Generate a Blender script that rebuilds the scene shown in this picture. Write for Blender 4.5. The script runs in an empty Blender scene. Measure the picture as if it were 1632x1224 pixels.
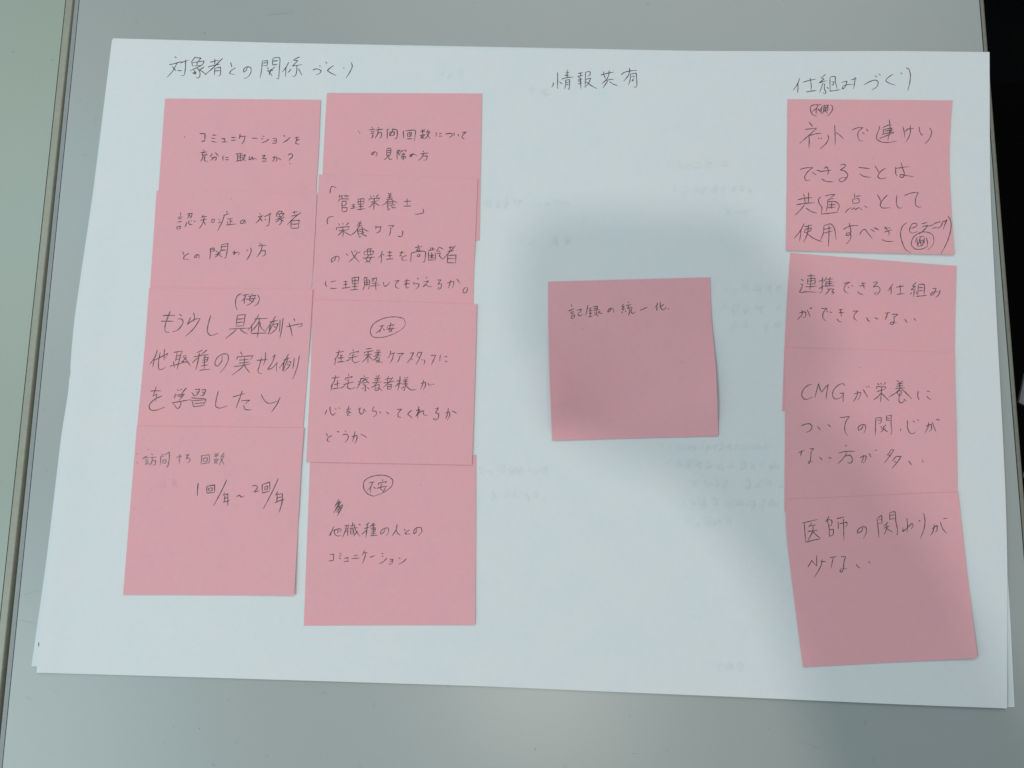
import bpy, math, random, bisect
from mathutils import Vector, Matrix, noise
random.seed(7)
sc = bpy.context.scene
COL = sc.collection

# ------------------------------------------------------------------ camera
# one unit is a metre; z = 0 is the tabletop, +y is away from the photographer
FPX = 1400.0
CAM = Vector((0.005817, -0.06992, 0.394117))
ROT = Matrix(((0.9989238, -0.0329294, 0.032662), (0.0371133, 0.9898623, -0.1370955), (-0.0278164, 0.1381601, 0.9900192)))
cam_d = bpy.data.cameras.new('camera'); cam = bpy.data.objects.new('camera', cam_d); COL.objects.link(cam)
cam_d.sensor_width = 36.0; cam_d.lens = FPX / 1632 * 36.0; cam_d.clip_start = 0.002; cam_d.clip_end = 60
cam.matrix_world = Matrix.Translation(CAM) @ ROT.to_4x4()
sc.camera = cam
# ------------------------------------------------------------------ ambient light, lamps, exposure
w = bpy.data.worlds.new('World'); sc.world = w; w.use_nodes = True
w.node_tree.nodes['Background'].inputs[0].default_value = (0.865, 1.0, 1.07, 1)
w.node_tree.nodes['Background'].inputs[1].default_value = 0.235
sc.view_settings.view_transform = 'Standard'; sc.view_settings.look = 'None'
sc.view_settings.exposure = 0.08  # lamps are set for this; sc.view_settings.gamma = 1.0

def lamp(name, loc, target, size, power, colour, shape='RECTANGLE', size_y=None):
    d = bpy.data.lights.new(name, 'AREA'); d.energy = power; d.color = colour; d.shape = shape; d.size = size
    if size_y: d.size_y = size_y
    o = bpy.data.objects.new(name, d); COL.objects.link(o); o.location = loc
    o.rotation_euler = (Vector(target) - Vector(loc)).to_track_quat('-Z', 'Y').to_euler()
    return o
# small ceiling downlight that throws the shadow of the phone and the arm
DOWN = Vector((0.030, -0.48, 2.05))
lamp('ceiling_downlight', DOWN, (0, 0, 0), 0.10, 6.9, (1.0, 0.96, 0.87), 'DISK')
# rows of ceiling tubes over the room and a window to the left
lamp('ceiling_tube_row', (-1.5, 0.62, 2.0), (-1.4, .55, 0), 0.9, 8.5, (0.77, 0.95, 0.98), size_y=0.45)
lamp('ceiling_tube_row', (-1.5, -0.80, 2.0), (-1.2, -.7, 0), 0.9, 17, (0.74, 0.95, 1.0), size_y=0.9)
lamp('ceiling_tube_row', (0.25, 1.6, 2.1), (0, 0, 0), 1.8, 11.6, (1.05, 1.0, 0.96), size_y=0.9)
lamp('window', (-2.4, -0.9, 0.9), (-0.1, -0.1, 0), 1.1, 14, (0.74, 0.95, 1.06), size_y=1.3)

# ------------------------------------------------------------------ materials
def material(name, base, rough=0.8, spec=0.3, var=0.04, nscale=300, bump=0.0, bscale=2500, blot=0.0, blot_scale=18, metal=0.0, speck=None):
    m = bpy.data.materials.new(name); m.use_nodes = True; nt = m.node_tree; b = nt.nodes['Principled BSDF']
    b.inputs['Roughness'].default_value = rough; b.inputs['Specular IOR Level'].default_value = spec; b.inputs['Metallic'].default_value = metal
    geo = nt.nodes.new('ShaderNodeNewGeometry')
    def noi(scale, detail=4):
        n = nt.nodes.new('ShaderNodeTexNoise'); n.inputs['Scale'].default_value = scale; n.inputs['Detail'].default_value = detail
        nt.links.new(geo.outputs['Position'], n.inputs['Vector']); return n
    def mix(kind, fac, a, c):
        x = nt.nodes.new('ShaderNodeMix'); x.data_type = 'RGBA'; x.blend_type = kind
        if isinstance(fac, float): x.inputs[0].default_value = fac
        else: nt.links.new(fac, x.inputs[0])
        for s, v in ((6, a), (7, c)):
            if isinstance(v, tuple): x.inputs[s].default_value = v
            else: nt.links.new(v, x.inputs[s])
        return x.outputs[2]
    n = noi(nscale)
    dark = tuple(c * (1 - var) for c in base) + (1,); lite = tuple(min(1, c * (1 + var)) for c in base) + (1,)
    r = nt.nodes.new('ShaderNodeMapRange'); r.inputs[1].default_value = .3; r.inputs[2].default_value = .7
    nt.links.new(n.outputs['Fac'], r.inputs[0])
    col = mix('MIX', r.outputs[0], dark, lite)
    if blot:
        n2 = noi(blot_scale, 5)
        ramp = nt.nodes.new('ShaderNodeMapRange'); ramp.inputs[1].default_value = .35; ramp.inputs[2].default_value = .65
        nt.links.new(n2.outputs['Fac'], ramp.inputs[0])
        a = tuple(c * f for c, f in zip(base, (1 - blot, 1, 1 + blot * .6))) + (1,)
        c2 = tuple(min(1, c * f) for c, f in zip(base, (1 + blot, 1, 1 - blot))) + (1,)
        col = mix('MIX', 0.5, col, mix('MIX', ramp.outputs[0], a, c2))
    if speck:
        n3 = noi(speck, 2)
        r3 = nt.nodes.new('ShaderNodeMapRange'); r3.inputs[1].default_value = .70; r3.inputs[2].default_value = .76
        r3.inputs[4].default_value = .3
        nt.links.new(n3.outputs['Fac'], r3.inputs[0])
        col = mix('MIX', r3.outputs[0], col, tuple(c * .6 for c in base) + (1,))
    nt.links.new(col, b.inputs['Base Color'])
    if bump:
        bn = noi(bscale, 3); bp = nt.nodes.new('ShaderNodeBump'); bp.inputs['Strength'].default_value = bump; bp.inputs['Distance'].default_value = 0.0002
        nt.links.new(bn.outputs['Fac'], bp.inputs['Height']); nt.links.new(bp.outputs[0], b.inputs['Normal'])
    return m
M = dict(
    paper=material('white_paper', (.73, .752, .76), .75, .25, .022, 520, .10, 1800, .03, 60),
    paper_under=material('under_paper', (.695, .74, .76), .75, .25, .02, 700, .1, 1800, .018, 22),
    pink=material('pink_note_paper', (.81, .405, .44), .85, .2, .028, 520, .12, 1800, .03, 70),
    ink=material('ballpoint_ink', (.10, .08, .10), .6, .3, .35, 500),
    pencil=material('faint_pencil', (.24, .17, .20), .6, .3, .35, 900),
    ghost=material('faint_show_through', (.712, .738, .757), .8, .2, .05, 400),
    smudge=material('eraser_smudge', (.78, .395, .435), .85, .2, .04, 300),
    laminate=material('grey_table_laminate', (.352, .379, .366), .33, .5, .045, 1300, .07, 900, .03, 12, speck=220),
    laminate2=material('greenish_table_laminate', (.33, .38, .325), .34, .45, .05, 1300, .08, 900, .03, 12, speck=260),
    band3=material('dull_beige_edge_band', (.20, .20, .165), .5, .35, .08, 400),
    band=material('grey_edge_band', (.27, .29, .29), .5, .4, .06, 400),
    band2=material('beige_edge_band', (.30, .30, .235), .38, .5, .06, 400),
    seam=material('dark_seam', (.035, .04, .035), .8, .2, .2, 500),
    steel=material('brushed_steel', (.45, .46, .46), .3, .5, .05, 200, metal=1.0),
    plastic=material('clear_grey_plastic', (.22, .24, .25), .25, .6, .15, 60),
    black=material('black_fabric', (.0025, .0025, .003), .95, .03, .5, 900, .4, 900),
    carpet=material('near_black_carpet', (.003, .003, .0035), 1.0, .05, .5, 400),
    shirt=material('dark_shirt', (.04, .045, .06), .9, .1, .2, 60),
    skin=material('skin', (.45, .27, .19), .6, .3, .05, 60),
    phone=material('phone_case', (.05, .05, .055), .4, .5, .05, 60))

# ------------------------------------------------------------------ helpers
def at(px, py, z=0.0):                     # where the line of sight through a photo pixel meets height z
    d = ROT @ Vector(((px - 816) / FPX, -(py - 612) / FPX, -1.0))
    return CAM + d * ((z - CAM.z) / d.z)
def link_mesh(name, verts, faces, mat, parent=None, smooth=False, mats=None, idx=None):
    me = bpy.data.meshes.new(name); me.from_pydata([tuple(v) for v in verts], [], faces); me.update()
    for m in (mats or [mat]): me.materials.append(m)
    if idx: me.polygons.foreach_set('material_index', idx)
    if smooth: me.polygons.foreach_set('use_smooth', [True] * len(me.polygons))
    o = bpy.data.objects.new(name, me); COL.objects.link(o)
    if parent is not None: o.parent = parent
    return o
def tag(o, label, cat=None, group=None, kind=None):
    if label: o['label'] = label
    if cat: o['category'] = cat
    if group: o['group'] = group
    if kind: o['kind'] = kind
def smooth(a, b, x):
    t = max(0., min(1., (x - a) / (b - a))); return t * t * (3 - 2 * t)
class Edge:                                # polyline sampled by its length, in photo pixels
    def __init__(s, pts):
        s.p = [Vector(p) for p in pts]; s.c = [0.0]
        for a, b in zip(s.p, s.p[1:]): s.c.append(s.c[-1] + (b - a).length)
    def __call__(s, t):
        if len(s.p) == 2: return s.p[0].lerp(s.p[1], t)
        L = t * s.c[-1]; i = min(max(bisect.bisect_right(s.c, L) - 1, 0), len(s.p) - 2)
        u = (L - s.c[i]) / (s.c[i + 1] - s.c[i])
        p0 = s.p[i - 1] if i else 2 * s.p[0] - s.p[1]; p3 = s.p[i + 2] if i + 2 < len(s.p) else 2 * s.p[-1] - s.p[-2]
        lin = s.p[i].lerp(s.p[i + 1], u)
        cr = .5 * ((2 * s.p[i]) + (s.p[i + 1] - p0) * u + (2 * p0 - 5 * s.p[i] + 4 * s.p[i + 1] - p3) * u * u + (3 * s.p[i] - p0 - 3 * s.p[i + 1] + p3) * u ** 3)
        return lin.lerp(cr, .6) if 0 <= t <= 1 else lin
class Sheet:                               # a thin sheet of paper spanned between four edges
    def __init__(s, top, bottom, left, right, h, thick=.0001):
        s.T, s.B, s.L, s.R, s.h, s.th = Edge(top), Edge(bottom), Edge(left), Edge(right), h, thick
        s.c = (s.T(0), s.T(1), s.B(0), s.B(1))
    def pix(s, u, v):
        a, b, c, d = s.c
        return (1 - v) * s.T(u) + v * s.B(u) + (1 - u) * s.L(v) + u * s.R(v) - ((1 - u) * (1 - v) * a + u * (1 - v) * b + (1 - u) * v * c + u * v * d)
    def point(s, u, v, dz=0.0):
        p = s.pix(u, v); return at(p.x, p.y, s.h(u, v) + dz)
    def uv(s, px, py):
        u = v = .5; q = Vector((px, py)); e = .004
        for _ in range(7):
            p = s.pix(u, v); r = q - p
            if r.length < .02: break
            du = (s.pix(u + e, v) - p) / e; dv = (s.pix(u, v + e) - p) / e
            D = du.x * dv.y - du.y * dv.x
            u += (r.x * dv.y - r.y * dv.x) / D; v += (du.x * r.y - du.y * r.x) / D
            u = min(1.02, max(-.02, u)); v = min(1.02, max(-.02, v))
        return u, v
    def on(s, px, py, dz=.00006):
        u, v = s.uv(px, py); return at(px, py, s.h(u, v) + dz)
    def build(s, name, mat, parent=None, nu=40, nv=40):
        top = []; low = []
        for j in range(nv + 1):
            for i in range(nu + 1):
                p = s.point(i / nu, j / nv); top.append(p); low.append(p - Vector((0, 0, s.th)))
        k = nu + 1; N = len(top); F = []
        for j in range(nv):
            for i in range(nu):
                a = j * k + i; q = (a, a + k, a + k + 1, a + 1); F.append(q); F.append(tuple(x + N for x in reversed(q)))
        rim = [i for i in range(k)] + [j * k + nu for j in range(1, nv + 1)] + [nv * k + i for i in range(nu - 1, -1, -1)] + [j * k for j in range(nv - 1, 0, -1)]
        nf = len(F); V = top + low; m = len(rim); c = len(V)
        V += [top[a] for a in rim] + [low[a] for a in rim]          # the cut edge has corners of its own, so the face shades flat up to it
        for i in range(m): F.append((c + i, c + (i + 1) % m, c + m + (i + 1) % m, c + m + i))
        o = link_mesh(name, V, F, mat, parent, True)
        for p_ in o.data.polygons[nf:]: p_.use_smooth = False
        return o

def wav(seed, amp, f=9.0):
    return lambda x, y: amp * noise.noise(Vector((x * f * .42, y * f * .3, seed)))

# ------------------------------------------------------------------ the table under the paper and its neighbour
def strip(name, line0, line1, prof, mat, parent, s0=-.72, s1=1.55, seg=1):
    """extrude a profile (distance outward, height) along the edge from pixel line0 to line1"""
    a = at(*line0); b = at(*line1); d = (b - a); L = d.length; d.normalize(); n = Vector((d.y, -d.x, 0))
    V = []; F = []; k = len(prof)
    for t in (s0, s1):
        for q, z in prof:
            p = a + d * (t * L) + n * q; V.append(Vector((p.x, p.y, z)))
    for i in range(k - 1): F.append((i, i + 1, i + 1 + k, i + k))
    F.append((k - 1, 0, k, 2 * k - 1)); F.append(tuple(range(k))); F.append(tuple(range(2 * k - 1, k - 1, -1)))
    return link_mesh(name, V, F, mat, parent, False)
def along(line0, line1, t, q=0.0, z=0.0):
    a = at(*line0); b = at(*line1); d = b - a; L = d.length; d.normalize(); n = Vector((d.y, -d.x, 0))
    p = a + d * (t * L) + n * q; return Vector((p.x, p.y, z))
TL0, TL1 = (127, 0), (4, 1224)             # left seam of the table
TR0, TR1 = (1560.3, 0), (1658.5, 1224)     # right seam
def slab(name, c, z0, z1, mat, parent):
    V = [Vector((p.x, p.y, z)) for z in (z1, z0) for p in c]
    return link_mesh(name, V, [(0, 1, 2, 3), (7, 6, 5, 4), (0, 4, 5, 1), (1, 5, 6, 2), (2, 6, 7, 3), (3, 7, 4, 0)], mat, parent)
def outward(width, drop, r, lead=0.0, top=-.0002):
    P = [(lead, -.004), (lead, top), (width - r, top)]
    for i in range(1, 8):
        a = i / 7 * math.pi / 2; P.append((width - r + r * math.sin(a), top - r + r * math.cos(a)))
    P += [(width, -drop), (lead, -drop)]
    return P
table = bpy.data.objects.new('folding_table', None); COL.objects.link(table); table.location = (0, 0, -.7)
tag(table, 'narrow grey laminate table the white paper lies on', 'table')
TP = Matrix.Translation((0, 0, .7))
def adopt(o):                              # keep world placement under the table's base empty
    o.matrix_parent_inverse = TP; return o
q = [along(TL0, TL1, -.72), along(TL0, TL1, 1.55), along(TR0, TR1, 1.55), along(TR0, TR1, -.72)]
adopt(slab('tabletop', q, -.024, 0, M['laminate'], table))
sgn = lambda pr: [(-x, z) for x, z in pr][::-1]
adopt(strip('edge_seam', TL0, TL1, [(0.0, -.010), (0.0, -.0009), (.0004, -.0009), (.0004, -.010)], M['seam'], table))
adopt(strip('edge_band', TL0, TL1, outward(.0027, .022, .0007, .00042, -.0001), M['band'], table))
adopt(strip('edge_seam', TR0, TR1, sgn([(0.0, -.010), (0.0, -.0012), (.00055, -.0012), (.00055, -.010)]), M['seam'], table))
adopt(strip('edge_band', TR0, TR1, sgn(outward(.0026, .022, .0010, .00057, -.0001)), M['band3'], table))
def tube(name, a, b, r, mat, parent, n=12):
    a = Vector(a); b = Vector(b); d = (b - a).normalized(); x = d.orthogonal().normalized(); y = d.cross(x)
    V = [c + (x * math.cos(i / n * 2 * math.pi) + y * math.sin(i / n * 2 * math.pi)) * r for c in (a, b) for i in range(n)]
    F = [(i, (i + 1) % n, (i + 1) % n + n, i + n) for i in range(n)] + [tuple(range(n - 1, -1, -1)), tuple(range(n, 2 * n))]
    return link_mesh(name, V, F, mat, parent, True)
for x in (-.13, .13):
    for y in (-.52, .36): adopt(tube('leg', (x, y, -.024), (x, y, -.699), .014, M['steel'], table))

other = bpy.data.objects.new('neighbouring_table', None); COL.objects.link(other); other.location = (-.4, 0, -.7)
tag(other, 'greenish grey table butted against the left side, with a beige rounded edge', 'table')
OP = Matrix.Translation((.4, 0, .7))
def adopt2(o): o.matrix_parent_inverse = OP; return o
OL0, OL1 = (104.2, 0), (-26, 1224)         # its seam, left of the gap
q = [along(OL0, OL1, -.72, .46), along(OL0, OL1, 1.55, .46), along(OL0, OL1, 1.55), along(OL0, OL1, -.72)]
adopt2(slab('tabletop', q, -.024, 0, M['laminate2'], other))
adopt2(strip('edge_seam', OL0, OL1, sgn([(0.0, -.010), (0.0, -.0008), (.00033, -.0008), (.00033, -.010)]), M['seam'], other))
band = [(.00035, -.010), (.00035, -.0001), (.0029, -.0001), (.00305, .0001), (.0033, .0001)]
for i in range(1, 8):
    a = i / 7 * math.pi / 2; band.append((.0033 + .0013 * math.sin(a), .0001 - .006 + .006 * math.cos(a)))
band += [(.0046, -.022), (.00035, -.022)]
adopt2(strip('edge_band', OL0, OL1, sgn(band), M['band2'], other))
for x in (-.62, -.36):
    for y in (-.52, .36): adopt2(tube('leg', (x, y, -.024), (x, y, -.699), .014, M['steel'], other))

fl = link_mesh('floor', [(-3, -3, -.702), (3, -3, -.702), (3, 3, -.702), (-3, 3, -.702)], [(0, 1, 2, 3)], M['carpet']); tag(fl, None, kind='structure')

# black chair standing in the dark beside the right edge of the table; its metal frame just shows
chair = bpy.data.objects.new('chair', None); COL.objects.link(chair); chair.location = (.52, .05, -.7)
tag(chair, 'black chair in the dark gap beyond the right edge of the table', 'chair')
CP = Matrix.Translation((-.52, -.05, .7))
def adopt3(o): o.matrix_parent_inverse = CP; return o
def cushion(name, cx, cy, cz, sx, sy, sz, mat, parent):
    V = []; F = []; n = 14
    for j in range(n + 1):
        for i in range(n + 1):
            u = i / n * 2 - 1; v = j / n * 2 - 1
            e = (1 - abs(u) ** 6) * (1 - abs(v) ** 6)
            V.append(Vector((cx + u * sx, cy + v * sy, cz + sz * (.35 + .65 * e ** .4))))
    k = n + 1; N = len(V); V += [Vector((p.x, p.y, cz - sz)) for p in V]
    for j in range(n):
        for i in range(n):
            a = j * k + i; F += [(a, a + 1, a + 1 + k, a + k), (a + N, a + k + N, a + 1 + k + N, a + 1 + N)]
    rim = list(range(k)) + [j * k + n for j in range(1, k)] + [n * k + i for i in range(n - 1, -1, -1)] + [j * k for j in range(n - 1, 0, -1)]
    for a, b in zip(rim, rim[1:] + rim[:1]): F.append((b, a, a + N, b + N))
    return link_mesh(name, V, F, mat, parent, True)
adopt3(cushion('seat', .53, .06, -.27, .215, .21, .025, M['black'], chair))
adopt3(cushion('backrest', .58, .40, -.06, .20, .02, .12, M['black'], chair))
for x in (.36, .70):
    for y in (-.11, .23): adopt3(tube('leg', (x, y, -.295), (x, y, -.698), .011, M['steel'], chair))
    adopt3(tube('back_post', (x + .05, .40, -.295), (x + .05, .40, -.1), .010, M['steel'], chair))
g = at(1629.8, 757, -.20)
adopt3(tube('arm_rail', (g.x, g.y, -.20), (g.x + .25, g.y + .004, -.20), .0022, M['steel'], chair))
# grey translucent plastic file sticking out over the seat
f0 = [at(1624.3, 641, -.12), at(1634, 594, -.12), at(1720, 600, -.12), at(1716, 690, -.12), at(1633, 645.5, -.12)]
fv = [Vector((p.x, p.y, -.12)) for p in f0] + [Vector((p.x, p.y, -.122)) for p in f0]
fo = link_mesh('plastic_file', fv, [(0, 4, 3, 2, 1), (5, 6, 7, 8, 9)] + [((i), (i + 1) % 5, (i + 1) % 5 + 5, i + 5) for i in range(5)], M['plastic'])
tag(fo, 'corner of a grey plastic file poking in beyond the right table edge', 'file')
e0 = at(1628.5, 640, -.1198); e1 = at(1637, 605, -.1198)
e = link_mesh('folded_rim', [e0, e0 + Vector((.0009, 0, 0)), e1 + Vector((.0009, 0, 0)), e1, e0 + Vector((0, 0, -.0001)), e0 + Vector((.0009, 0, -.0001)), e1 + Vector((.0009, 0, -.0001)), e1 + Vector((0, 0, -.0001))],
    [(0, 1, 2, 3), (7, 6, 5, 4), (0, 4, 5, 1), (1, 5, 6, 2), (2, 6, 7, 3), (3, 7, 4, 0)], M['steel'], fo)

# ------------------------------------------------------------------ the three large sheets
def sheet_h(base, seed, amp, lift=0.0, rlift=0.0, llift=0.0):
    wv = wav(seed, amp)
    return lambda u, v: base + wv(u, v) * smooth(0, .1, u) * smooth(0, .1, v) + lift * smooth(.86, 1, v) * (.25 + .75 * u) + rlift * smooth(.93, 1, u) * smooth(0, .5, v) + llift * smooth(.04, 0, u) * smooth(.1, .5, v)
S_low = Sheet([(186, 70), (1572, 92)], [(75, 1060), (800, 1090), (1200, 1108), (1440, 1120), (1617, 1127)], [(186, 70), (75, 1060)],
              [(1572, 92), (1577, 400), (1588, 650), (1601, 850), (1609, 965), (1617, 1127)], sheet_h(.00014, 3, .00002))
S_mid = Sheet([(178.5, 63), (1570, 90)], [(50, 1062), (500, 1072), (1000, 1094), (1595, 1118)],
              [(178.5, 63), (149, 300), (127, 450), (118.5, 510), (114.6, 550), (112.2, 585), (113, 592), (110, 606), (109, 622), (104.8, 650), (97, 700), (74, 892), (50, 1062)],
              [(1570, 90), (1595, 1118)], sheet_h(.00034, 5, .00003, 0, 0, .0003))
S_top = Sheet([(180, 61), (400, 67), (816, 79), (1240, 81.5), (1432, 81.2), (1577, 83)],
              [(58, 1072), (300, 1079), (750, 1093), (928, 1100.5), (1200, 1112), (1432, 1122.5), (1605, 1129)],
              [(180, 61), (152.5, 300), (127, 500), (103.2, 700), (79, 900), (58, 1072)],
              [(1577, 83), (1578.4, 300), (1588, 500), (1598.6, 700), (1603, 800), (1605.5, 900), (1605, 1000), (1605, 1129)],
              sheet_h(.00066, 8, .00012, .0009, .0002, .0006))
o = S_low.build('paper_sheet', M['paper_under'], nu=40, nv=60); tag(o, 'lowest large white sheet, peeking out at the lower right corner of the stack', 'paper sheet', 'large white sheets stacked on the table')
mid_sheet = S_mid.build('paper_sheet', M['paper_under'], nu=40, nv=90); tag(mid_sheet, 'middle large white sheet, peeking out along the left edge of the stack', 'paper sheet', 'large white sheets stacked on the table')
top_sheet = S_top.build('paper_sheet', M['paper'], nu=90, nv=70); tag(top_sheet, 'topmost large white sheet carrying the pink notes and three pen headings', 'paper sheet', 'large white sheets stacked on the table')

# ------------------------------------------------------------------ the pink sticky notes
def note_h(pix, stick_end=.48, high=.00045, low=.00016, curl_r=0.0, curl_l=0.0, lift=0.0, all_high=False, start=.55, seed=1, settle=0.0):
    wv = wav(seed, .00007, 6)
    def h(u, v):
        b = high if all_high else high + (low - high) * smooth(stick_end, stick_end + .12, v)
        p = pix(u, v); a_, b_ = S_top.uv(p.x, p.y)
        return S_top.h(a_, b_) + .00016 + b + wv(u, v) * .8 + smooth(start, 1, v) * (1 - settle * smooth(.75, 1, v)) * (curl_r * max(0, 2 * u - 1) ** 2 + curl_l * max(0, 1 - 2 * u) ** 2 + lift)
    return h
BASE = .00080
GROUP = 'pink sticky notes on the white sheet'
NOTES = {}
def note(key, tl, tr, br, bl, hk, label, left=(), right=(), top=(), bottom=()):
    s = Sheet([tl, *top, tr], [bl, *bottom, br], [tl, *left, bl], [tr, *right, br], None, .00009)
    s.h = note_h(s.pix, **hk)
    o = s.build('sticky_note', M['pink'], nu=30, nv=34); tag(o, label, 'sticky note', GROUP)
    NOTES[key] = (s, o); return o
note('a1', (263, 157), (511, 159), (502, 403), (246, 400), dict(high=.00016, seed=11), 'top pink note of the left column, two small lines ending in a question mark', left=[(257, 240)], right=[(508, 235), (503.5, 308)])
note('a2', (249.5, 304), (505, 308), (488, 560), (236, 556), dict(curl_r=.0002, stick_end=.40, low=.00012, start=.3, seed=12), 'second pink note down the left column, two well spaced lines and no brackets', left=[(244.5, 380), (239, 459)], right=[(502, 370), (496.5, 459)], top=[(380, 306)])
note('a3', (237.5, 459), (498.5, 461), (479.5, 722), (215, 716), dict(curl_r=.00012, stick_end=.36, low=.00012, seed=13), 'third pink note down the left column, three lines of large handwriting', left=[(230, 560)], right=[(494.5, 530), (488, 620)], top=[(370, 460)])
note('a4', (218, 679), (484.5, 682), (469, 949), (196, 948), dict(curl_r=.0007, curl_l=.0002, low=.0002, seed=14), 'bottom pink note of the left column, faint grey writing above its empty lower half', left=[(208, 800)], right=[(480, 745), (476, 820)])
note('b1', (521, 148), (768, 149), (764, 383), (513, 383), dict(high=.00016, low=.00012, seed=15), 'pink note at the top of the second column, two small lines in its right half', left=[(517, 215), (514, 276)], right=[(767, 215)])
note('b2', (508.5, 278), (761.5, 285), (753, 524), (494, 522), dict(stick_end=.46, low=.00012, seed=16), 'second pink note of the second column, corner bracketed words and a small closing circle', left=[(504, 350), (499, 440)], right=[(759, 340), (755.5, 430)], top=[(640, 281)])
note('b4', (494, 734), (758.5, 725), (757, 996), (484, 997), dict(high=.00014, low=.00014, curl_r=.0003, seed=18), 'bottom pink note of the second column, crossed out scribble under an oval', left=[(491.5, 800)], right=[(758.5, 850)])
note('b3', (499, 478), (760, 485), (752, 741), (488, 736), dict(all_high=True, lift=.0002, seed=17), 'third pink note of the second column, wide oval above four lines', left=[(495, 590)], right=[(757, 600)], top=[(640, 481)])
note('c1', (873.5, 449), (1131.5, 442), (1145, 695), (880, 702), dict(high=.0002, low=.0002, curl_l=.0060, curl_r=.0022, settle=.93, start=.10, seed=19), 'single pink note standing alone in the middle, one short line near its top', left=[(873.6, 500), (876, 600)], right=[(1134.5, 515), (1141, 590)])
note('d1', (1255, 158), (1518, 160), (1521, 406), (1253, 399), dict(high=.0002, low=.0002, lift=.0005, seed=20), 'pink note at the top of the right column, large writing with a bracketed aside', left=[(1254, 280)], right=[(1515.5, 190), (1513, 260), (1516, 330)])
note('d2', (1259.5, 403), (1524.5, 424), (1519, 662), (1246.5, 655), dict(high=.00016, low=.00012, seed=21), 'second pink note of the right column, slightly tilted, two lines in its upper half', left=[(1254, 480), (1250, 560)], right=[(1522.5, 500), (1521.3, 563)])
note('d3', (1250, 554), (1521.5, 562), (1527, 822), (1250.3, 815), dict(stick_end=.46, low=.00012, seed=22), 'third pink note of the right column, starting with latin capitals', left=[(1251.5, 650), (1250.5, 740)], right=[(1522.5, 620), (1525.5, 720)])
note('d4', (1251, 796), (1527, 784), (1558, 1049), (1280, 1063), dict(curl_r=.0012, curl_l=.0002, stick_end=.3, low=.0002, seed=23), 'bottom pink note of the right column, leaning right with an empty lower half', left=[(1254.5, 860), (1265, 950)], right=[(1535.5, 860), (1546, 950)])
NOTES['sheet'] = (S_top, top_sheet); NOTES['mid'] = (S_mid, mid_sheet)

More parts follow.
